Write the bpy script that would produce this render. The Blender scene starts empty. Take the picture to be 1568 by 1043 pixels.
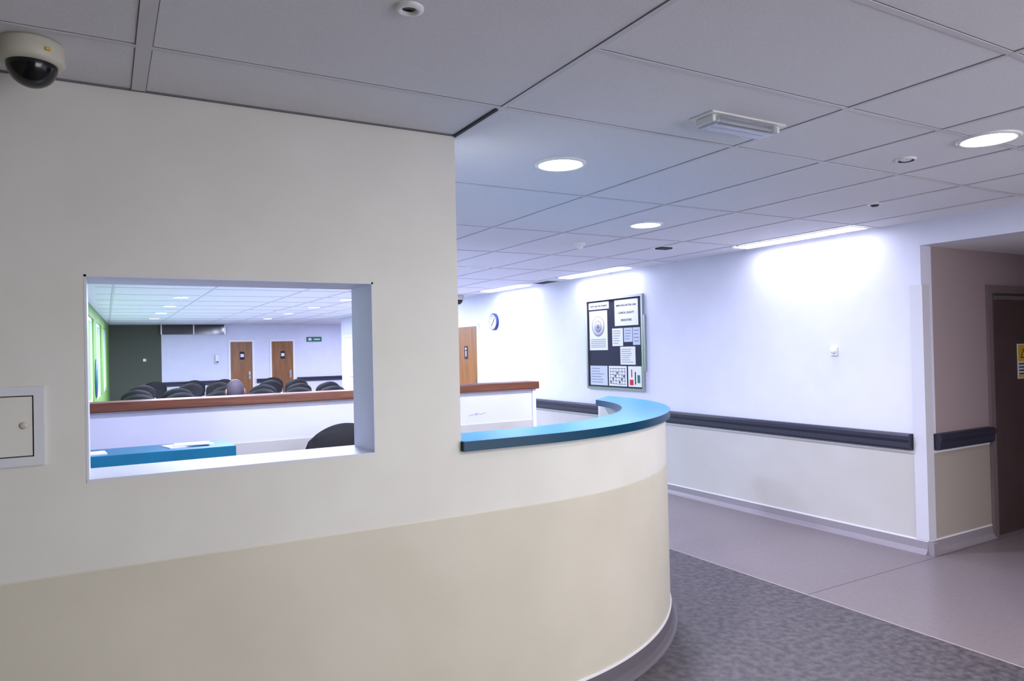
import bpy, bmesh, math, random
from mathutils import Matrix, Vector
random.seed(4)
scene = bpy.context.scene
try:
    scene.view_settings.view_transform = 'Standard'
    scene.view_settings.look = 'None'
    scene.view_settings.exposure = 0.58
except Exception:
    pass

CEIL = 2.72
# ------------------------------------------------------------ materials
def s2l(c):
    return tuple(((v/255.0)/12.92 if v/255.0 <= .04045 else ((v/255.0+.055)/1.055)**2.4) for v in c)

def mat(name, rgb, rough=.6, metal=0, noise=None, bump=0, bscale=60, spec=.5, emit=None, estr=0, trans=0, coat=0):
    m = bpy.data.materials.new(name); m.use_nodes = True
    nt = m.node_tree; b = nt.nodes['Principled BSDF']
    col = (*s2l(rgb), 1)
    b.inputs['Base Color'].default_value = col
    b.inputs['Roughness'].default_value = rough
    b.inputs['Metallic'].default_value = metal
    b.inputs['Specular IOR Level'].default_value = spec
    if coat: b.inputs['Coat Weight'].default_value = coat
    if trans: b.inputs['Transmission Weight'].default_value = trans
    if emit:
        b.inputs['Emission Color'].default_value = (*emit, 1)
        b.inputs['Emission Strength'].default_value = estr
    tc = nt.nodes.new('ShaderNodeTexCoord')
    if noise:
        rgb2, sc, det = noise
        n = nt.nodes.new('ShaderNodeTexNoise'); n.inputs['Scale'].default_value = sc
        n.inputs['Detail'].default_value = det
        nt.links.new(tc.outputs['Object'], n.inputs['Vector'])
        r = nt.nodes.new('ShaderNodeValToRGB')
        r.color_ramp.elements[0].position = .35; r.color_ramp.elements[1].position = .65
        r.color_ramp.elements[0].color = col
        r.color_ramp.elements[1].color = (*s2l(rgb2), 1)
        nt.links.new(n.outputs['Fac'], r.inputs['Fac'])
        nt.links.new(r.outputs['Color'], b.inputs['Base Color'])
    if bump:
        n2 = nt.nodes.new('ShaderNodeTexNoise'); n2.inputs['Scale'].default_value = bscale
        nt.links.new(tc.outputs['Object'], n2.inputs['Vector'])
        bp = nt.nodes.new('ShaderNodeBump'); bp.inputs['Strength'].default_value = bump
        bp.inputs['Distance'].default_value = .01
        nt.links.new(n2.outputs['Fac'], bp.inputs['Height'])
        nt.links.new(bp.outputs['Normal'], b.inputs['Normal'])
    return m

def wood(name, a, b_, scale=(30, 30, 3), rough=.4):
    m = mat(name, a, rough)
    nt = m.node_tree; b = nt.nodes['Principled BSDF']
    tc = nt.nodes.new('ShaderNodeTexCoord'); mp = nt.nodes.new('ShaderNodeMapping')
    mp.inputs['Scale'].default_value = scale
    n = nt.nodes.new('ShaderNodeTexNoise'); n.inputs['Scale'].default_value = 1.5
    n.inputs['Detail'].default_value = 6; n.inputs['Distortion'].default_value = .6
    r = nt.nodes.new('ShaderNodeValToRGB')
    r.color_ramp.elements[0].position = .3; r.color_ramp.elements[1].position = .7
    r.color_ramp.elements[0].color = (*s2l(a), 1); r.color_ramp.elements[1].color = (*s2l(b_), 1)
    nt.links.new(tc.outputs['Object'], mp.inputs['Vector']); nt.links.new(mp.outputs['Vector'], n.inputs['Vector'])
    nt.links.new(n.outputs['Fac'], r.inputs['Fac']); nt.links.new(r.outputs['Color'], b.inputs['Base Color'])
    return m

M_nearwall = mat('paint_near_white', (221, 220, 214), .55, noise=((216, 215, 208), 3, 2), bump=.04, bscale=250)
M_cream = mat('cream_wall_vinyl', (208, 203, 188), .45, noise=((202, 197, 181), 2, 3), bump=.03, bscale=200)
M_bouncecut = mat('sage_bounce_cut', (126, 126, 100), .7, noise=((120, 120, 95), 3, 2))  # dark tone invented for unseen walls, cuts bounce light on the left
M_wall = mat('paint_white', (222, 222, 240), .5, noise=((218, 218, 237), 3, 2), bump=.04, bscale=250)
M_dado = mat('dado_vinyl', (200, 197, 194), .4, noise=((195, 191, 186), 2, 2))
M_ceil = mat('ceiling_tile', (232, 231, 234), .9, noise=((225, 224, 228), 140, 3), bump=.15, bscale=300)
M_bar = mat('ceiling_bar', (214, 212, 216), .5)
M_gap = mat('ceiling_gap', (112, 110, 118), .8)
M_dark = mat('dark_gap', (60, 60, 66), .8)
M_floor_d = mat('floor_dark_vinyl', (94, 88, 91), .45, noise=((66, 61, 65), 22, 14), bump=.05, bscale=120, spec=.35)
M_floor_l = mat('floor_light_vinyl', (128, 118, 121), .32, noise=((121, 111, 114), 30, 10), bump=.02, spec=.4)
M_floor_bounce = mat('floor_waiting_bounce', (186, 188, 206), .35, noise=((178, 180, 199), 20, 10))  # unseen floor made pale to bounce light up to the far ceiling
M_weld = mat('floor_weld', (170, 160, 164), .4)
M_skirt_d = mat('skirting_dark', (98, 93, 100), .4)
M_skirt_l = mat('skirting_light', (144, 136, 144), .35)
M_trim = mat('trim_white', (234, 234, 240), .35)
M_guard = mat('corner_guard_plastic', (208, 206, 216), .4)
M_reveal = mat('reveal_paint', (214, 217, 224), .5)
M_teal = mat('teal_laminate', (6, 106, 142), .3, noise=((9, 112, 148), 6, 2), spec=.35)
M_tealedge = mat('teal_edge', (0, 62, 90), .35, spec=.3)
M_woodcap = wood('hardwood_cap', (128, 74, 50), (92, 50, 34), (2, 30, 30), .4)
M_oak = wood('oak_door', (150, 98, 50), (120, 74, 36), (8, 8, 1), .4)
M_rail = mat('rail_navy', (40, 40, 58), .45)
M_door = mat('door_brown', (80, 62, 62), .5, noise=((74, 57, 57), 5, 2))
M_frame = mat('door_frame_mauve', (116, 102, 104), .5)
M_metal = mat('brushed_metal', (175, 175, 180), .3, metal=.9)
M_white = mat('white_plastic', (232, 232, 232), .35)
M_whitew = mat('ivory_plastic', (200, 197, 182), .35)
M_black = mat('black_plastic', (14, 14, 18), .15)
M_fabric = mat('black_fabric', (14, 14, 18), .8, bump=.2, bscale=300)
M_navy = mat('board_navy', (34, 38, 60), .8, bump=.1)
M_paper = mat('paper', (232, 232, 240), .7)
M_paper2 = mat('paper_blue', (196, 204, 226), .7)
M_ink = mat('ink', (32, 34, 50), .8)
M_grey = mat('print_grey', (140, 142, 160), .8)
M_red = mat('print_red', (190, 40, 50), .7)
M_yellow = mat('sign_yellow', (230, 190, 40), .5)
M_greenpaint = mat('paint_green', (112, 156, 76), .6)
M_olive = mat('paint_olive', (80, 84, 70), .7)
M_signgreen = mat('sign_green', (20, 110, 80), .5)
M_bluesign = mat('sign_blue', (50, 70, 130), .5)
M_clear = mat('clear_diffuser', (225, 230, 235), .12, trans=.75)
M_darkglass = mat('dark_glazing', (30, 30, 38), .1)
M_emit = mat('lamp_diffuser', (255, 255, 255), .5, emit=(.84, .86, 1), estr=9)
M_emitd = mat('downlight_diffuser', (255, 255, 255), .5, emit=(1, .98, .98), estr=16)
M_skin = mat('skin', (150, 112, 110), .6)
M_hair = mat('hair_grey', (70, 62, 72), .8, bump=.3, bscale=150)
M_shirt = mat('shirt', (58, 62, 86), .8, bump=.2, bscale=120)
M_trouser = mat('trousers', (38, 38, 46), .8)
M_blind = bpy.data.materials.new('green_blind'); M_blind.use_nodes = True
_n = M_blind.node_tree; _b = _n.nodes['Principled BSDF']; _b.inputs['Base Color'].default_value = (*s2l((120, 190, 80)), 1)
_t = _n.nodes.new('ShaderNodeBsdfTranslucent'); _t.inputs['Color'].default_value = (*s2l((130, 205, 85)), 1)
_m = _n.nodes.new('ShaderNodeMixShader'); _m.inputs[0].default_value = .25
_n.links.new(_b.outputs[0], _m.inputs[1]); _n.links.new(_t.outputs[0], _m.inputs[2])
_n.links.new(_m.outputs[0], _n.nodes['Material Output'].inputs['Surface'])

# ------------------------------------------------------------ builder
class B:
    def __init__(s):
        s.bm = bmesh.new(); s.mats = []
    def mi(s, m):
        if m not in s.mats: s.mats.append(m)
        return s.mats.index(m)
    def _face(s, vs, m, smooth=False):
        try:
            f = s.bm.faces.new(vs); f.material_index = s.mi(m); f.smooth = smooth
            return f
        except ValueError:
            return None
    def box(s, x0, x1, y0, y1, z0, z1, m, M=None, bev=0):
        x0, x1 = sorted((x0, x1)); y0, y1 = sorted((y0, y1)); z0, z1 = sorted((z0, z1))
        co = [(x, y, z) for z in (z0, z1) for y in (y0, y1) for x in (x0, x1)]
        vs = [s.bm.verts.new((M @ Vector(c)) if M else c) for c in co]
        fs = []
        for q in ((0, 2, 3, 1), (4, 5, 7, 6), (0, 1, 5, 4), (2, 6, 7, 3), (0, 4, 6, 2), (1, 3, 7, 5)):
            fs.append(s._face([vs[i] for i in q], m))
        if bev:
            es = list({e for f in fs for e in f.edges})
            r = bmesh.ops.bevel(s.bm, geom=es, offset=bev, segments=3, affect='EDGES', profile=.5)
            for f in r['faces']: f.material_index = s.mi(m); f.smooth = True
        return s
    def poly(s, pts, z0, z1, m, medge=None, M=None):
        lo = [s.bm.verts.new((M @ Vector((*p, z0))) if M else (*p, z0)) for p in pts]
        hi = [s.bm.verts.new((M @ Vector((*p, z1))) if M else (*p, z1)) for p in pts]
        s._face(list(reversed(lo)), m); s._face(hi, m)
        n = len(pts)
        for i in range(n):
            j = (i+1) % n
            s._face([lo[i], lo[j], hi[j], hi[i]], medge or m)
        return s
    def lathe(s, prof, m, M=None, n=32, cap=True):
        rings = []
        for p in prof:
            r, z = p[0], p[1]
            if r < 1e-6:
                v = Vector((0, 0, z)); rings.append([s.bm.verts.new(M @ v if M else v)])
            else:
                ring = []
                for i in range(n):
                    a = 2*math.pi*i/n; v = Vector((r*math.cos(a), r*math.sin(a), z))
                    ring.append(s.bm.verts.new(M @ v if M else v))
                rings.append(ring)
        for k in range(len(rings)-1):
            a, b = rings[k], rings[k+1]
            mm = prof[k+1][2] if len(prof[k+1]) > 2 else m
            for i in range(n):
                j = (i+1) % n
                if len(a) == 1 and len(b) > 1: s._face([a[0], b[i], b[j]], mm, True)
                elif len(b) == 1 and len(a) > 1: s._face([a[i], a[j], b[0]], mm, True)
                elif len(a) > 1: s._face([a[i], a[j], b[j], b[i]], mm, True)
        return s
    def tube(s, p0, p1, r, m, n=12):
        p0 = Vector(p0); p1 = Vector(p1); d = p1-p0
        q = d.to_track_quat('Z', 'Y').to_matrix().to_4x4()
        M = Matrix.Translation(p0) @ q
        L = d.length
        return s.lathe([(0, 0), (r, 0), (r, L), (0, L)], m, M, n)
    def sweep(s, path, prof, m, smooth=False, closed=True):
        P = [Vector(p) for p in path]; n = len(P); rings = []
        for i in range(n):
            d1 = (P[i]-P[i-1]).normalized() if i > 0 else None
            d2 = (P[i+1]-P[i]).normalized() if i < n-1 else None
            if d1 is None: d1 = d2
            if d2 is None: d2 = d1
            n1 = Vector((d1.y, -d1.x)); n2 = Vector((d2.y, -d2.x))
            nn = (n1+n2).normalized(); k = 1/max(.3, nn.dot(n1))
            rings.append([s.bm.verts.new((P[i].x+nn.x*k*o, P[i].y+nn.y*k*o, z)) for o, z in prof])
        L = len(prof)
        for i in range(n-1):
            for j in range(L):
                q = (j+1) % L
                s._face([rings[i][j], rings[i][q], rings[i+1][q], rings[i+1][j]], m, smooth)
        s._face(rings[0], m); s._face(list(reversed(rings[-1])), m)
        return s
    def done(s, name, parent=None, fix=True):
        if fix: bmesh.ops.recalc_face_normals(s.bm, faces=s.bm.faces)
        me = bpy.data.meshes.new(name); s.bm.to_mesh(me); s.bm.free()
        for m in s.mats: me.materials.append(m)
        o = bpy.data.objects.new(name, me); scene.collection.objects.link(o)
        if parent: o.parent = parent
        return o

def empty(name, loc=(0, 0, 0)):
    e = bpy.data.objects.new(name, None); e.empty_display_size = .1
    scene.collection.objects.link(e)
    return e

def frameM(origin, facing):
    o = Vector(origin)
    if facing == '-x': cols = ((0, -1, 0), (0, 0, 1), (-1, 0, 0))
    elif facing == '-y': cols = ((1, 0, 0), (0, 0, 1), (0, -1, 0))
    elif facing == 'down': cols = ((1, 0, 0), (0, -1, 0), (0, 0, -1))
    elif facing == '+x': cols = ((0, 1, 0), (0, 0, 1), (1, 0, 0))
    R = Matrix((cols[0], cols[1], cols[2])).transposed().to_4x4()
    return Matrix.Translation(o) @ R

# ------------------------------------------------------------ room shell
b = B()
b.box(4.2, 8.8, -3.6, 24.3, -.1, 0, M_floor_l)
b.box(-2.2, 4.2, -3.6, 6.1, -.1, 0, M_floor_d)
b.box(-2.2, 4.2, 6.1, 24.3, -.1, 0, M_floor_bounce)
b.done('floor')
b = B()
b.box(4.195, 4.205, -3.5, 23.9, 0, .0015, M_weld)
b.box(4.21, 8.2, 3.30, 3.306, 0, .0012, M_skirt_d)
b.done('trim_floor_weld')
b = B(); b.box(-2.2, 8.8, -3.6, 24.3, CEIL, CEIL+.1, M_ceil); b.done('ceiling')
b = B(); b.box(5.95, 8.6, .8, 3.38, 2.52, 2.56, M_ceil); b.done('ceiling_recess')

# ceiling grid
b = B()
def bar(x0, x1, y0, y1, w=.022):
    if abs(x1-x0) < 1e-6:
        b.box(x0-w/2-.003, x0+w/2+.003, y0, y1, CEIL-.0012, CEIL, M_gap)
        b.box(x0-w/2, x0+w/2, y0, y1, CEIL-.004, CEIL-.0010, M_bar)
    else:
        b.box(x0, x1, y0-w/2-.003, y0+w/2+.003, CEIL-.0012, CEIL, M_gap)
        b.box(x0, x1, y0-w/2, y0+w/2, CEIL-.0035, CEIL-.0010, M_bar)
bar(.12, .12, -3.4, 2.9, .045)
for x in (1.4, 2.7, 3.38, 4.06, 4.74, 5.42): bar(x, x, -3.4, 23.9)
for x in (.12,): bar(x, x, 3.2, 23.9)
for x in (-1.18,): bar(x, x, -3.4, 2.9)
ys = [1.86, 1.24, 0, -1.24, -2.48, 2.48, 3.72, 4.98] + [6.22+1.24*i for i in range(15)]
for yy in ys:
    x0 = -1.9 if (yy < 2.9 and yy != 1.86) else (1.4 if yy < 2.9 else -.1)
    bar(x0, 5.8, yy, yy)
b.box(-1.99, 1.385, 2.890, 2.9, CEIL-.006, CEIL, M_gap); b.box(1.378, 1.392, 2.5, 3.2, CEIL-.008, CEIL, M_dark)
b.done('ceiling_grid')

# near wall with opening
b = B()
y0, y1 = 2.90, 3.18
WX0, WX1, WZ0, WZ1 = -.06, .99, 1.315, 2.045
b.box(-2.0, WX0, y0, y1, 0, CEIL, M_nearwall)
b.box(WX1, 1.385, y0, y1, 0, CEIL, M_nearwall)
b.box(WX0, WX1, y0, y1, 0, WZ0, M_nearwall)
b.box(WX0, WX1, y0, y1, WZ1, CEIL, M_nearwall)
bmesh.ops.remove_doubles(b.bm, verts=b.bm.verts, dist=.0005)
b.done('wall_front')
b = B()
b.box(WX0+.001, WX1-.001, y0-.002, y1+.01, WZ0, WZ0+.012, M_reveal)
b.box(WX0, WX0+.008, y0-.001, y1, WZ0+.012, WZ1, M_reveal)
b.box(WX1-.008, WX1, y0-.001, y1, WZ0+.012, WZ1, M_reveal)
b.box(WX0, WX1, y0-.001, y1, WZ1-.008, WZ1, M_reveal)
b.done('trim_hatch')

b = B(); b.box(5.8, 5.95, 3.38, 19.8, 0, CEIL, M_wall)
b.done('wall_right')
b = B(); b.box(5.8, 5.95, .8, 3.38, 2.52, CEIL, M_wall); b.done('wall_right_header')
b = B(); b.box(5.8, 5.95, -3.6, .8, 0, CEIL, M_wall); b.done('wall_right_near')
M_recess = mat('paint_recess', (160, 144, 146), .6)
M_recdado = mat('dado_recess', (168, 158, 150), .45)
b = B(); b.box(5.95, 8.6, 3.38, 3.53, 0, CEIL, M_recess); b.done('wall_recess_back')
b = B(); b.box(5.95, 8.6, .65, .8, 0, CEIL, M_recess); b.done('wall_recess_front')
b = B(); b.box(8.6, 8.75, .65, 3.53, 0, CEIL, M_recess); b.done('wall_recess_end')
b = B(); b.box(5.95, 8.6, 2.2, 2.222, 2.517, 2.52, M_gap); b.done('trim_recess_grid')
b = B()
b.box(-.4, 1.5, 24, 24.2, 0, CEIL, M_olive)
b.box(1.5, 8.7, 24, 24.2, 0, CEIL, M_wall)
b.done('wall_far')
b = B(); b.box(8.6, 8.75, 19.65, 24, 0, CEIL, M_wall); b.done('wall_far_right')
b = B(); b.box(5.95, 8.6, 19.65, 19.8, 0, CEIL, M_wall); b.done('wall_far_return')
b = B(); b.box(-2.15, -2.0, -3.6, 3.2, 0, CEIL, M_bouncecut); b.done('wall_left')
p0 = Vector((-.62, 3.18)); p1 = Vector((.12, 24.0)); dd = (p1-p0); Ls = dd.length; ang = math.atan2(dd.y, dd.x)
LM = Matrix.Translation((p0.x, p0.y, 0)) @ Matrix.Rotation(ang, 4, 'Z')
b = B()
wins = [(2.5, 4.7), (7.2, 9.4), (10.4, 12.6), (13.6, 15.8), (16.8, 19)]
cur = 0
for a, c in wins:
    mm = M_wall if a < 5 else M_greenpaint
    b.box(cur, a, 0, .15, 0, CEIL, mm, LM)
    b.box(a, c, 0, .15, 0, .9, mm, LM)
    b.box(a, c, 0, .15, 2.5, CEIL, mm, LM)
    cur = c
b.box(cur, Ls, 0, .15, 0, CEIL, M_greenpaint, LM)
b.done('wall_left_waiting')
for i, (a, c) in enumerate(wins):
    w = B()
    for (q0, q1, z0, z1) in ((a, a+.06, .9, 2.5), (c-.06, c, .9, 2.5), (a, c, .9, .96), (a, c, 2.44, 2.5), ((a+c)/2-.03, (a+c)/2+.03, .9, 2.5)):
        w.box(q0, q1, .03, .1, z0, z1, M_trim, LM)
    w.box(a+.06, c-.06, .06, .065, .96, 2.44, M_blind, LM)
    w.done('window_%d' % (i+1))
b = B()
b.box(-2.15, 2.0, -3.6, -3.45, 0, CEIL, M_bouncecut); b.box(5.6, 5.95, -3.6, -3.45, 0, CEIL, M_nearwall)
b.box(2.0, 5.6, -3.6, -3.45, 0, .3, M_nearwall); b.box(2.0, 5.6, -3.6, -3.45, 2.6, CEIL, M_nearwall)
b.done('wall_rear')
b = B()
for x in (2.0, 3.18, 4.36, 5.54): b.box(x, x+.06, -3.55, -3.5, .3, 2.6, M_trim)
b.box(2.0, 5.6, -3.55, -3.5, .3, .36, M_trim); b.box(2.0, 5.6, -3.55, -3.5, 2.54, 2.6, M_trim)
b.done('window_6')  # added, unseen: rear opening and its frames let in fill daylight

# ------------------------------------------------------------ trims
C = Vector((1.78, 4.72)); R = 1.82
def arc(r, a0, a1, n):
    return [(C.x+r*math.cos(math.radians(a0+(a1-a0)*i/n)), C.y+r*math.sin(math.radians(a0+(a1-a0)*i/n))) for i in range(n+1)]
front = [(-2.0, 2.90), (1.385, 2.9)] + arc(R, -90, -2, 64)
front_c = [(1.385, 2.9)] + arc(R, -90, -2, 64)
b = B()
b.sweep(front, [(0, 0), (.045, 0), (.03, .012), (.015, .04), (.008, .1), (0, .1)], M_skirt_d)
b.sweep(front, [(0, .1), (.009, .1), (.009, .112), (0, .112)], M_trim)
b.done('baseboard_front')
b = B(); b.sweep(front, [(0, .112), (.003, .112), (.003, 1.005), (.0015, 1.01), (0, 1.01)], M_cream)
b.done('trim_dado_front')
rwa = [(5.8, 19.8), (5.8, 12.35)]; rwb = [(5.8, 11.25), (5.8, 3.38)]; rwc = [(5.812, 3.38), (6.76, 3.38)]
for k, p in enumerate((rwa, rwb, rwc)):
    b = B()
    b.sweep(p, [(0, 0), (.05, 0), (.03, .012), (.015, .04), (.008, .1), (0, .1)], M_skirt_l)
    b.sweep(p, [(0, .1), (.009, .1), (.009, .112), (0, .112)], M_trim)
    b.done('baseboard_right')
    b = B()
    b.sweep(p, [(0, .112), (.003, .112), (.003, .815), (0, .815)], M_recdado if k == 2 else M_dado)
    b.sweep(p, [(0, .815), (.008, .815), (.008, .83), (0, .83)], M_trim)
    b.done('trim_dado_right')
b = B(); b.sweep([(5.8, 3.47), (5.8, 3.38), (5.89, 3.38)], [(.003, .112), (.014, .112), (.014, 2.2), (.003, 2.2)], M_guard)
b.box(5.79, 5.86, 3.33, 3.40, 0, .1, M_skirt_l)
b.done('trim_corner_guard')
rp = [(.004, .84), (.05, .842), (.064, .86), (.062, .9), (.074, .925), (.074, .955), (.055, .972), (.004, .972)]
for p in ([(5.8, 18.4), (5.8, 12.38)], [(5.8, 11.22), (5.8, 3.48)], [(5.9, 3.38), (6.74, 3.38)],
          [(1.5, 24), (3.36, 24)], [(4.24, 24), (4.6, 24)], [(5.52, 24), (8.5, 24)]):
    b = B(); b.sweep(p, rp, M_rail); b.done('crash_rail')

# ------------------------------------------------------------ reception counter
rc = empty('reception_counter')
b = B(); b.sweep(front_c, [(0, 0), (0, 1.295), (-.14, 1.295), (-.14, 0)], M_nearwall); b.done('counter_wall', rc)
b = B()
outer = [(1.386, C.y-1.85)] + arc(1.85, -90, 1, 72)
inner = [(1.386, C.y-1.54)] + arc(1.54, -90, -9, 64)
b.poly(outer+list(reversed(inner)), 1.295, 1.34, M_teal, M_tealedge)
b.done('worktop', rc)
b = B()
o2 = [(1.386, C.y-1.675)] + arc(1.675, -90, -4, 40); i2 = [(1.386, C.y-1.1)] + arc(1.1, -90, -4, 40)
b.poly(o2+list(reversed(i2)), .8, .835, M_teal, M_tealedge)
b.done('staff_desk', rc)

bp = empty('reception_partition')
b = B(); b.box(-.5, 3.6, 5.9, 6.02, 0, 1.36, M_wall); b.box(3.585, 3.62, 5.88, 6.04, 0, 1.36, M_trim)
b.box(-.5, 3.585, 5.892, 5.9, .1, 1.06, M_dado)
b.done('panel', bp)
b = B(); b.box(-.5, 3.645, 5.85, 6.09, 1.36, 1.43, M_woodcap, bev=.008); b.done('wood_cap', bp)
b = B()
sc = [(2.9, 1.14), (2.94, 1.15), (2.99, 1.145), (2.97, 1.16), (3.03, 1.15), (3.08, 1.16)]
for (xa, za), (xb, zb) in zip(sc, sc[1:]): b.tube((xa, 5.899, za), (xb, 5.899, zb), .0014, M_grey, 6)
b.done('scribble', bp)

dk = empty('office_desk')
b = B(); b.box(-.48, .69, 4.62, 4.98, 1.13, 1.2, M_teal, bev=.004); b.done('raised_shelf', dk)
b = B(); b.box(-.45, .66, 4.92, 4.95, 0, 1.13, M_tealedge); b.box(.63, .66, 4.65, 4.92, 0, 1.13, M_dado); b.box(-.45, -.42, 4.65, 4.92, 0, 1.13, M_dado)
b.box(-.45, .66, 4.0, 4.9, .78, .81, M_dado); b.box(.6, .63, 4.05, 4.65, 0, .78, M_dado); b.box(-.45, -.42, 4.05, 4.65, 0, .78, M_dado)
b.done('desk_body', dk)
b = B()
b.box(-.13, .13, -.08, .08, 0, .006, M_paper, Matrix.Translation((.44, 4.82, 1.2)) @ Matrix.Rotation(.25, 4, 'Z'))
b.box(-.1, .1, -.07, .07, .006, .012, M_paper2, Matrix.Translation((.46, 4.8, 1.2)) @ Matrix.Rotation(-.1, 4, 'Z'))
b.box(-.1, .1, -.07, .07, 0, .008, M_paper, Matrix.Translation((-.1, 4.74, 1.2)) @ Matrix.Rotation(.1, 4, 'Z'))
b.done('paper_sheets')

def curved_back(b, cx, cy, z0, z1, w, depth, th, m, nx=14, nz=8, M=None):
    def pt(i, j, off):
        u = -1+2*i/nx; v = j/nz
        half = w/2*(1-abs(2*v-1)**4*.28)
        x = half*u
        yb = depth*(u*u) + .04*math.sin(v*3)
        edge = (1-abs(u)**6)*(1-abs(2*v-1)**6)
        zz = z0+(z1-z0)*v - (z1-z0)*.12*(u*u)*(2*v-1)
        return Vector((cx+x, cy+yb+off*(.25+.75*edge), zz))
    F = [[b.bm.verts.new((M @ pt(i, j, th/2)) if M else pt(i, j, th/2)) for j in range(nz+1)] for i in range(nx+1)]
    K = [[b.bm.verts.new((M @ pt(i, j, -th/2)) if M else pt(i, j, -th/2)) for j in range(nz+1)] for i in range(nx+1)]
    for i in range(nx):
        for j in range(nz):
            b._face([F[i][j], F[i+1][j], F[i+1][j+1], F[i][j+1]], m, True)
            b._face([K[i][j], K[i][j+1], K[i+1][j+1], K[i+1][j]], m, True)
    for i in range(nx):
        b._face([F[i][0], K[i][0], K[i+1][0], F[i+1][0]], m, True); b._face([F[i][nz], F[i+1][nz], K[i+1][nz], K[i][nz]], m, True)
    for j in range(nz):
        b._face([F[0][j], F[0][j+1], K[0][j+1], K[0][j]], m, True); b._face([F[nx][j], K[nx][j], K[nx][j+1], F[nx][j+1]], m, True)

b = B()
T = Matrix.Translation((1.56, 5.2, 0)) @ Matrix.Rotation(math.radians(168), 4, 'Z')
curved_back(b, 0, -.2, .68, 1.21, .62, .1, .07, M_fabric, M=T)
b.box(-.25, .25, -.2, .28, .47, .56, M_fabric, T, bev=.03)
b.box(-.03, .03, -.27, -.24, .5, .8, M_black, T)
b.box(-.03, .03, -.27, .0, .45, .475, M_black, T)
b.lathe([(0, .1), (.03, .1), (.03, .47), (0, .47)], M_black, T, 16)
for k in range(5):
    a = k*2*math.pi/5
    e = T @ Vector((.28*math.cos(a), .28*math.sin(a), .07))
    b.tube(T @ Vector((0, 0, .12)), e, .018, M_black)
    b.lathe([(0, -.015), (.03, -.015), (.03, .015), (0, .015)], M_black, Matrix.Translation((e.x, e.y, .031)) @ Matrix.Rotation(math.pi/2, 4, 'X') , 14)
b.done('office_chair')

# ------------------------------------------------------------ waiting chairs
def chair_mesh(b):
    curved_back(b, 0, -.26, .5, 1.06, .62, .1, .06, M_fabric)
    b.box(-.28, .28, -.24, .26, .42, .5, M_fabric, bev=.03)
    for sx in (-.27, .27):
        b.tube((sx, -.24, 0), (sx, -.24, .72), .014, M_metal); b.tube((sx, .23, 0), (sx, .23, .45), .014, M_metal)
        b.tube((sx, -.24, .4), (sx, .23, .4), .012, M_metal)
b = B(); chair_mesh(b)
ch0 = b.done('waiting_chair')
PX, PY = 1.2, 8.0
chair_pos = [(PX, PY, 0)]
for r, (yy, xs) in enumerate([(13.2, [.5, 1.2, 1.9, 2.6, 3.3]), (15.2, [.55, 1.25, 1.95, 2.75, 3.5, 4.2]), (17.4, [.6, 1.4, 2.4, 3.2, 4.0, 4.7]),
                              (20.2, [.8, 1.9, 2.6, 3.9, 4.6]), (22.4, [1.2, 2.2, 3.0, 4.4])]):
    for x in xs: chair_pos.append((x, yy, random.uniform(-.12, .12)))
for i, (x, yy, a) in enumerate(chair_pos):
    o = ch0 if i == 0 else bpy.data.objects.new('waiting_chair', ch0.data)
    if i: scene.collection.objects.link(o)
    o.location = (x, yy, 0); o.rotation_euler = (0, 0, a)

# seated man
man = empty('seated_man')
def skin_obj(name, verts, edges, radii, m, root=0, sub=2):
    me = bpy.data.meshes.new(name); me.from_pydata([Vector(v)+Vector((PX, PY, 0)) for v in verts], edges, [])
    o = bpy.data.objects.new(name, me); scene.collection.objects.link(o); o.parent = man
    o.modifiers.new('skin', 'SKIN'); sb = o.modifiers.new('sub', 'SUBSURF'); sb.levels = sub; sb.render_levels = sub
    for i, r in enumerate(radii):
        o.data.skin_vertices[0].data[i].radius = (r, r) if not isinstance(r, tuple) else r
    o.data.skin_vertices[0].data[root].use_root = True
    me.materials.append(m); return o
skin_obj('torso', [(0, .02, .62), (0, 0, .78), (0, .0, 1.0), (0, .0, 1.12), (0, .01, 1.2), (-.19, 0, 1.11), (-.25, .05, .87), (-.18, .27, .76), (.19, 0, 1.11), (.25, .05, .87), (.18, .27, .76)],
         [(0, 1), (1, 2), (2, 3), (3, 4), (3, 5), (5, 6), (6, 7), (3, 8), (8, 9), (9, 10)],
         [(.16, .11), (.15, .11), (.17, .12), (.13, .09), .06, .07, .055, .042, .07, .055, .042], M_shirt)
skin_obj('legs', [(0, .02, .60), (-.1, .05, .59), (-.12, .45, .58), (-.12, .46, .12), (-.12, .6, .05), (.1, .05, .59), (.12, .45, .58), (.12, .46, .12), (.12, .6, .05)],
         [(0, 1), (1, 2), (2, 3), (3, 4), (0, 5), (5, 6), (6, 7), (7, 8)], [.1, .085, .065, .042, .04, .085, .065, .042, .04], M_trouser)
skin_obj('neck', [(0, .01, 1.17), (0, .02, 1.29)], [(0, 1)], [.055, .052], M_skin)
for sx, nm in ((-1, 'hand_left'), (1, 'hand_right')):
    V = [(sx*.17, .29, .75), (sx*.15, .36, .70)]; E = [(0, 1)]; Rr = [.028, (.035, .018)]
    for k in range(4):
        n0 = len(V); ox = sx*(.15)+(-.03+.02*k)
        V += [(ox, .40, .69), (ox, .44-.004*abs(k-1.5), .67)]; E += [(1, n0), (n0, n0+1)]; Rr += [.009, .008]
    n0 = len(V); V += [(sx*.11, .37, .69), (sx*.10, .40, .68)]; E += [(1, n0), (n0, n0+1)]; Rr += [.01, .009]
    skin_obj(nm, V, E, Rr, M_skin, 0, 1)
b = B()
HZ = 1.37
hM = Matrix.Translation((PX, PY+.03, HZ))
bmesh.ops.create_uvsphere(b.bm, u_segments=28, v_segments=20, radius=1, matrix=hM @ Matrix.Diagonal((.088, .104, .125, 1)))
mi_s = b.mi(M_skin); mi_h = b.mi(M_hair)
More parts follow.
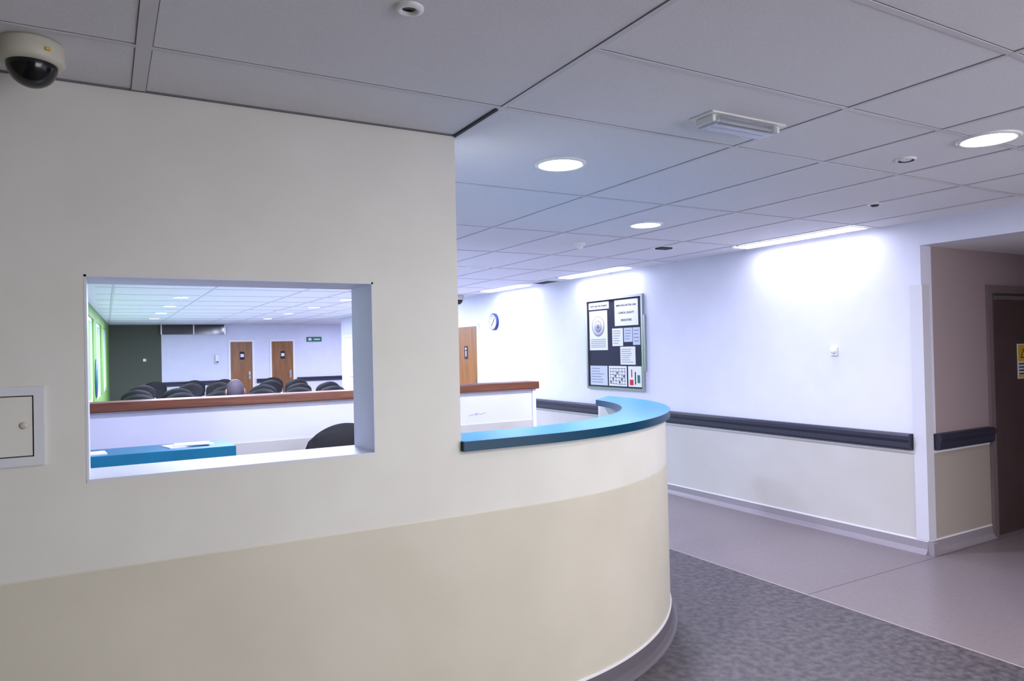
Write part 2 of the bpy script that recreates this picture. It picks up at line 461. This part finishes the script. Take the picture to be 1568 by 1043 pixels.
for v in b.bm.verts:
    lz = v.co.z-HZ
    if lz > 0:
        f = 1+.18*(lz/.128)**2*(1-(lz/.128)**4)
        v.co.x = PX+(v.co.x-PX)*f; v.co.y = PY+.03+(v.co.y-PY-.03)*f
    else: v.co.x = PX+(v.co.x-PX)*(1+.12*lz/.128)
for f in b.bm.faces:
    c = f.calc_center_median(); f.smooth = True
    ly = c.y-PY-.03; lz = c.z-HZ
    f.material_index = mi_h if (lz > -.06 and ly < .055 and not (lz > .108 and ly > -.03)) else mi_s
for sx in (-1, 1):
    bmesh.ops.create_uvsphere(b.bm, u_segments=10, v_segments=8, radius=1, matrix=Matrix.Translation((PX+sx*.09, PY+.03, HZ-.01)) @ Matrix.Diagonal((.012, .022, .034, 1)))
    bmesh.ops.create_uvsphere(b.bm, u_segments=8, v_segments=6, radius=.011, matrix=Matrix.Translation((PX+sx*.032, PY+.12, HZ+.005)))
bmesh.ops.create_cone(b.bm, cap_ends=True, segments=8, radius1=.018, radius2=.006, depth=.05, matrix=Matrix.Translation((PX, PY+.133, HZ-.02)))
b.box(PX-.025, PX+.025, PY+.112, PY+.124, HZ-.068, HZ-.06, M_red)
b.done('head', man)

# ------------------------------------------------------------ doors
def door(idx, M, w, h, mleaf, mframe, fw=.06, extras=None, proud=.025):
    e = empty('door_%d' % idx)
    d = B()
    d.box(-fw, 0, 0, h+fw, 0.001, proud, mframe, M); d.box(w, w+fw, 0, h+fw, .001, proud, mframe, M); d.box(0, w, h, h+fw, .001, proud, mframe, M)
    d.done('frame', e)
    d = B(); d.box(.004, w-.004, .006, h-.004, .001, proud-.012, mleaf, M); d.done('leaf', e)
    d = B()
    hx = w-.09
    d.box(hx-.025, hx+.025, .98, 1.22, proud-.012, proud-.006, M_metal, M)
    d.tube(M @ Vector((hx, 1.1, proud-.01)), M @ Vector((hx, 1.1, proud+.045)), .01, M_metal)
    d.tube(M @ Vector((hx, 1.1, proud+.04)), M @ Vector((hx-.11, 1.1, proud+.04)), .01, M_metal)
    if extras: extras(d, proud-.012)
    d.done('handle', e)
    return e
M1 = frameM((5.8, 12.28, 0), '-x')
door(1, M1, .93, 2.17, M_oak, M_trim, .05, lambda d, p: (d.box(.4, .53, 1.58, 1.82, p, p+.004, M_ink, M1), d.lathe([(0, .0), (.025, 0), (.025, .003), (0, .003)], M_paper, M1 @ Matrix.Translation((.465, 1.77, p+.004)), 12), d.box(.45, .48, 1.63, 1.73, p+.004, p+.006, M_paper, M1)))
for i, (x0, w) in enumerate(((3.46, .66), (4.72, .68))):
    Md = frameM((x0, 24, 0), '-y')
    door(2+i, Md, w, 2.17, M_oak, M_trim, .06, lambda d, p, Md=Md: (d.box(.28, .42, 1.6, 1.85, p, p+.004, M_ink, Md), d.box(.3, .4, 1.68, 1.78, p+.004, p+.006, M_paper, Md)))
MR = frameM((6.84, 3.38, 0), '-y')
def rx(d, p):
    d.box(.42, .62, 1.37, 1.69, p, p+.004, M_paper, MR)
    d.box(.43, .61, 1.53, 1.68, p+.004, p+.005, M_yellow, MR)
    d.poly([(.47, 1.56), (.57, 1.56), (.52, 1.65)], p+.005, p+.006, M_ink, M=MR)
    d.poly([(.488, 1.568), (.552, 1.568), (.52, 1.63)], p+.006, p+.007, M_yellow, M=MR)
    for q in range(4): d.box(.44, .6, 1.5-.03*q, 1.512-.03*q, p+.004, p+.005, M_ink, MR)
    d.box(.43, .61, 1.38, 1.405, p+.004, p+.0055, M_yellow, MR)
    d.box(.05, .75, 2.09, 2.125, p, p+.03, M_metal, MR)
door(4, MR, .95, 2.15, M_door, M_frame, .07, rx)
MW = frameM((5.8, 19.5, 0), '-x')
door(5, MW, .9, 2.17, M_trim, M_trim, .06)

# ------------------------------------------------------------ notice board
nb = empty('notice_board')
NM = frameM((5.8, 8.01, 1.185), '-x'); W, H = 1.19, 1.215
b = B()
for q in ((0, W, 0, .03), (0, W, H-.03, H), (0, .03, .03, H-.03), (W-.03, W, .03, H-.03)):
    b.box(*q, .001, .035, M_metal, NM)
b.box(W-.005, W+.03, .25, .95, .004, .03, M_metal, NM)
b.done('frame', nb)
b = B(); b.box(.03, W-.03, .03, H-.03, .001, .015, M_navy, NM); b.done('backing', nb)
b = B()
def paper(x0, x1, y0, y1, m=M_paper, lines=0, title=False, z=.015):
    b.box(x0, x1, y0, y1, z, z+.002, m, NM)
    if lines:
        st = (y1-y0-.04)/lines
        for k in range(lines):
            ww = (x1-x0-.04)*random.uniform(.55, 1)
            b.box(x0+.02, x0+.02+ww, y1-.03-k*st-st*.28, y1-.03-k*st, z+.002, z+.003, M_grey, NM)
paper(.05, .50, 1.07, 1.165)
paper(.06, .46, .52, 1.05)
Mc = NM @ Matrix.Translation((.26, .84, .0172))
b.lathe([(0, 0), (.135, 0), (.135, .0012), (0, .0012)], M_grey, Mc, 28)
b.lathe([(0, .0012), (.125, .0012), (.125, .002), (0, .002)], M_paper, Mc, 28)
b.lathe([(0, .002), (.075, .002), (.075, .003), (0, .003)], M_red, Mc, 18)
b.lathe([(0, .003), (.067, .003), (.067, .004), (0, .004)], M_paper2, Mc, 18)
b.lathe([(0, .004), (.03, .004), (.03, .005), (0, .005)], M_grey, Mc, 18)
for k in range(5): b.box(.09, .42, .56+.025*k, .568+.025*k, .017, .0185, M_grey, NM)
paper(.62, 1.09, .83, 1.165)
paper(.56, .78, .57, .80, M_paper, 6); paper(.80, .97, .62, .80, M_paper2, 4); paper(.98, 1.12, .58, .80, M_paper2, 4)
paper(.72, 1.02, .33, .56, M_paper, 7)
paper(.06, .44, .05, .31, M_paper2, 6); paper(.47, .84, .05, .31, M_paper, 0)
for k in range(6):
    b.box(.49, .82, .075+.04*k, .08+.04*k, .017, .0182, M_ink, NM)
    b.box(.50+.06*k, .505+.06*k, .07, .29, .017, .0182, M_ink, NM)
for k in range(7): b.box(.5+.045*k, .53+.045*k, .09+.04*(k % 4), .11+.04*(k % 4), .0182, .0188, M_ink, NM)
paper(.87, 1.13, .05, .31, M_paper, 0)
b.box(.9, .97, .07, .14, .017, .0185, M_red, NM); b.box(.93, .95, .17, .27, .017, .0185, M_red, NM); b.box(1.0, 1.02, .08, .24, .017, .0185, M_ink, NM); b.box(1.05, 1.1, .1, .2, .017, .0185, M_signgreen, NM)
b.done('notices', nb)
def text(s, M, size, m, parent, nm):
    cu = bpy.data.curves.new(nm, 'FONT'); cu.body = s; cu.size = size; cu.align_x = 'CENTER'; cu.extrude = .0004; cu.offset = .0008
    o = bpy.data.objects.new(nm, cu); scene.collection.objects.link(o); o.matrix_world = M
    cu.materials.append(m)
    bpy.context.view_layer.update()
    me = bpy.data.meshes.new_from_object(o.evaluated_get(bpy.context.evaluated_depsgraph_get()))
    bpy.data.objects.remove(o)
    o2 = bpy.data.objects.new(nm, me); scene.collection.objects.link(o2); o2.matrix_world = M
    if parent: o2.parent = parent
    return o2
text('IMPROVING BETTER CARE', NM @ Matrix.Translation((.855, 1.08, .0178)), .034, M_ink, nb, 'title_1')
text('CLINICAL QUALITY', NM @ Matrix.Translation((.855, .985, .0178)), .036, M_ink, nb, 'title_2')
text('INDICATORS', NM @ Matrix.Translation((.855, .89, .0178)), .036, M_ink, nb, 'title_3')
text('HOW ARE WE DOING?', NM @ Matrix.Translation((.275, 1.1, .0178)), .036, M_ink, nb, 'title_4')

# ------------------------------------------------------------ clock
b = B(); CM = frameM((5.8, 10.7, 2.22), '-x')
b.lathe([(0, .001), (.14, .001), (.145, .03), (.135, .045), (.125, .045), (.122, .03, M_paper), (0, .03, M_paper)], M_bluesign, CM, 40)
for k in range(12):
    a = k*math.pi/6
    b.box(-.005, .005, .09, .112, .03, .032, M_ink, CM @ Matrix.Rotation(a, 4, 'Z'))
b.box(-.008, .008, -.01, .065, .032, .034, M_ink, CM @ Matrix.Rotation(-.5, 4, 'Z'))
b.box(-.006, .006, -.01, .095, .034, .036, M_ink, CM @ Matrix.Rotation(2.4, 4, 'Z'))
b.done('wall_clock')

b = B(); SM = frameM((5.8, 4.19, 1.66), '-x')
b.box(-.035, .035, -.04, .04, .001, .022, M_white, SM, bev=.006)
b.lathe([(.026, .02), (.026, .035), (.018, .048), (0, .052)], M_white, SM @ Matrix.Translation((.006, .004, 0)), 20)
b.done('wall_sensor')

# ------------------------------------------------------------ access panel on near wall
ap = empty('access_panel')
AM = frameM((-.50, 2.9, 1.394), '-y')
b = B(); w, h = .32, .266
for q in ((0, w, 0, .03), (0, w, h-.03, h), (0, .03, .03, h-.03), (w-.03, w, .03, h-.03)):
    b.box(*q, .001, .012, M_reveal, AM)
b.box(.03, w-.03, .03, h-.03, .0005, .0015, M_dark, AM)
b.box(.034, w-.034, .034, h-.034, .0015, .007, M_nearwall, AM)
b.done('door_panel', ap)
b = B(); b.lathe([(0, .007), (.012, .007), (.012, .011), (.008, .013), (0, .013)], M_whitew, AM @ Matrix.Translation((.262, .136, 0)), 20)
b.done('lock', ap)

# ------------------------------------------------------------ ceiling fixtures
def downM(x, y): return frameM((x, y, CEIL), 'down')
def downlight(x, y, r=.115, on=True, power=14, col=(1, .97, .95)):
    e = empty('ceiling_downlight')
    b = B()
    b.lathe([(r+.022, 0), (r+.022, .006), (r+.012, .012), (r, .01), (r-.004, .004), (r-.004, .002)], M_white, downM(x, y), 40)
    b.done('bezel', e)
    b = B(); b.lathe([(0, .008), (r-.003, .008)], M_emitd if on else M_bar, downM(x, y), 32); b.done('diffuser', e, fix=False)
    if on and power:
        L = bpy.data.lights.new('lamp', 'AREA'); L.shape = 'DISK'; L.size = r*1.8; L.energy = power; L.color = col
        o = bpy.data.objects.new('lamp', L); scene.collection.objects.link(o); o.location = (x, y, CEIL-.02); o.parent = e
BL = (.68, .73, 1)
downlight(2.1, 3.11, power=30, col=(.88, .88, 1)); downlight(3.77, 4.39, power=46, col=BL); downlight(3.74, 1.83, power=18, col=(1, .96, 1))
downlight(2.1, .2, power=36, col=(1, .98, .95)); downlight(3.74, -.9, power=22, col=(1, .96, .97))  # both out of view, added as fill for the near area
downlight(3.8, 7.4, on=False)
for yy in (10.4, 12.8, 15.1, 17.5, 20):
    downlight(3.85, yy, power=88, col=BL)
    if yy > 12: downlight(1.1, yy, power=78, col=BL)
downlight(1.0, 7.2, power=80, col=BL)
downlight(1.3, 4.4, power=40, col=BL)  # hidden by the front wall, added to brighten the reception area
downlight(7.0, 21.5, power=70, col=BL)
def strip(x0, x1, y0, y1):
    e = empty('ceiling_strip_light')
    b = B()
    for q in ((x0-.025, x0, y0-.025, y1+.025), (x1, x1+.025, y0-.025, y1+.025), (x0, x1, y0-.025, y0), (x0, x1, y1, y1+.025)):
        b.box(*q, CEIL-.012, CEIL-.006, M_white)
    b.done('frame', e)
    b = B(); b.box(x0, x1, y0, y1, CEIL-.008, CEIL-.006, M_emit); b.done('diffuser', e)
for (a, c) in ((3.75, 5.05), (6.9, 8.2), (9.3, 10.55), (12.6, 13.9), (15.5, 16.8)): strip(5.45, 5.67, a, c)

b = B(); b.box(5.5, 5.72, 8.55, 9.0, CEIL-.01, CEIL-.002, M_white)
for k in range(6): b.box(5.52, 5.7, 8.58+.07*k, 8.62+.07*k, CEIL-.014, CEIL-.009, M_dark)
b.done('ceiling_vent')

eb = empty('emergency_light')
EM = frameM((2.42, 2.19, CEIL), 'down')
b = B()
b.box(-.225, .225, -.07, .07, 0, .008, M_white, EM, bev=.003)
b.box(-.16, .16, -.035, .035, .008, .014, M_metal, EM)
b.box(-.205, -.165, -.05, .05, .008, .036, M_white, EM, bev=.004); b.box(.165, .205, -.05, .05, .008, .036, M_white, EM, bev=.004)
b.done('body', eb)
b = B(); b.box(-.19, .19, -.055, .055, .009, .044, M_clear, EM, bev=.01); b.done('diffuser', eb)
b = B(); b.tube(EM @ Vector((-.165, .012, .026)), EM @ Vector((.165, .012, .026)), .008, M_paper); b.tube(EM @ Vector((-.165, -.02, .026)), EM @ Vector((.165, -.02, .026)), .008, M_paper); b.done('tube', eb)

b = B(); b.lathe([(.042, 0), (.042, .006), (.03, .012), (.024, .01), (.02, .002), (.02, .001, M_black), (0, .001, M_black)], M_white, downM(.76, 1.87), 32); b.done('ceiling_sensor')
b = B(); b.lathe([(.05, 0), (.05, .02), (.042, .03), (.03, .034), (.03, .05), (.02, .058), (0, .06)], M_white, downM(3.84, 5.4), 28); b.done('smoke_detector')
b = B(); b.lathe([(.05, 0), (.05, .008), (.04, .012), (.034, .006, M_dark), (.028, .006, M_dark), (.024, .010), (0, .010)], M_white, downM(3.74, 2.24), 28); b.done('ceiling_sensor')
b = B(); b.lathe([(.05, 0), (.05, .006), (.03, .01), (.02, .02, M_dark), (0, .022, M_dark)], M_white, downM(4.75, 3.08), 24); b.done('ceiling_sensor')
b = B(); b.box(4.74, 4.88, 5.29, 5.39, CEIL-.02, CEIL, M_dark, bev=.004); b.box(4.7, 4.92, 5.26, 5.42, CEIL-.006, CEIL, M_white); b.done('ceiling_speaker')
b = B(); b.lathe([(.05, 0), (.05, .02), (.042, .03), (.03, .034), (.03, .05), (.0, .06)], M_white, downM(3.3, 16.2), 20); b.done('smoke_detector')

def dome(x, y, s=1, name='dome_security_camera'):
    e = empty(name)
    b = B(); b.lathe([(0, 0), (.078*s, 0), (.086*s, .01*s), (.088*s, .055*s), (.084*s, .066*s), (.068*s, .07*s)], M_whitew, downM(x, y), 40); b.done('housing', e)
    b = B(); pr = [(.068*s*math.cos(t*math.pi/20), (.07+.068*math.sin(t*math.pi/20))*s) for t in range(10)]+[(0, .138*s)]
    b.lathe(pr, M_black, downM(x, y), 36); b.done('dome', e)
    return e
e = dome(-.18, 2.6)
b = B(); b.box(-.14, -.128, 2.517, 2.524, CEIL-.045, CEIL-.035, M_yellow); b.done('label', e)
dome(5.45, 11.4, 1.2)

# ------------------------------------------------------------ waiting room details
b = B(); b.box(1.48, 3.3, 23.9, 23.999, 2.42, CEIL-.002, M_darkglass)
for x in (1.48, 2.38, 3.28): b.box(x, x+.03, 23.88, 23.9, 2.42, CEIL-.002, M_metal)
b.done('window_7')
b = B(); ES = frameM((5.85, 24, 2.14), '-y'); b.box(0, .5, 0, .16, .001, .02, M_signgreen, ES); b.box(.06, .16, .04, .12, .02, .022, M_paper, ES); b.box(.24, .44, .06, .1, .02, .022, M_paper, ES); b.done('exit_sign')
b = B(); DM = frameM((3.0, 24, 1.5), '-y'); b.box(0, .12, 0, .28, .001, .09, M_white, DM, bev=.02); b.box(.03, .09, .03, .07, .09, .1, M_dark, DM); b.done('soap_dispenser')
b = B(); b.lathe([(0, 0), (.38, 0), (.38, .02), (0, .02)], M_bluesign, LM @ Matrix.Translation((13.1, -.001, 1.35)) @ Matrix.Rotation(math.pi/2, 4, 'X') , 36); b.lathe([(0, .02), (.25, .02), (.25, .025), (0, .025)], M_signgreen, LM @ Matrix.Translation((13.1, -.001, 1.35)) @ Matrix.Rotation(math.pi/2, 4, 'X'), 36); b.done('wall_disc_sign')
b = B(); b.box(1.0, 1.08, 23.97, 23.999, 1.62, 1.7, M_white); b.done('light_switch')

# ------------------------------------------------------------ world + camera
w = bpy.data.worlds.new('World'); scene.world = w; w.use_nodes = True
w.node_tree.nodes['Background'].inputs['Color'].default_value = (.95, .94, 1, 1)
w.node_tree.nodes['Background'].inputs['Strength'].default_value = 4.8

cam = bpy.data.cameras.new('camera'); cam.sensor_width = 36; cam.lens = 25.03; cam.clip_start = .05; cam.clip_end = 100
co = bpy.data.objects.new('camera', cam); scene.collection.objects.link(co); scene.camera = co
th = math.radians(29.8); pit = math.radians(.67); ro = math.radians(1.3)
Rv = Vector((math.cos(th), -math.sin(th), 0)); Fh = Vector((math.sin(th), math.cos(th), 0)); U = Vector((0, 0, 1))
F = Fh*math.cos(pit)+U*math.sin(pit); Uv = U*math.cos(pit)-Fh*math.sin(pit)
R2 = Rv*math.cos(ro)-Uv*math.sin(ro); U2 = Uv*math.cos(ro)+Rv*math.sin(ro)
mw = Matrix((R2, U2, -F)).transposed().to_4x4(); mw.translation = (0, 0, 1.75)
co.matrix_world = mw
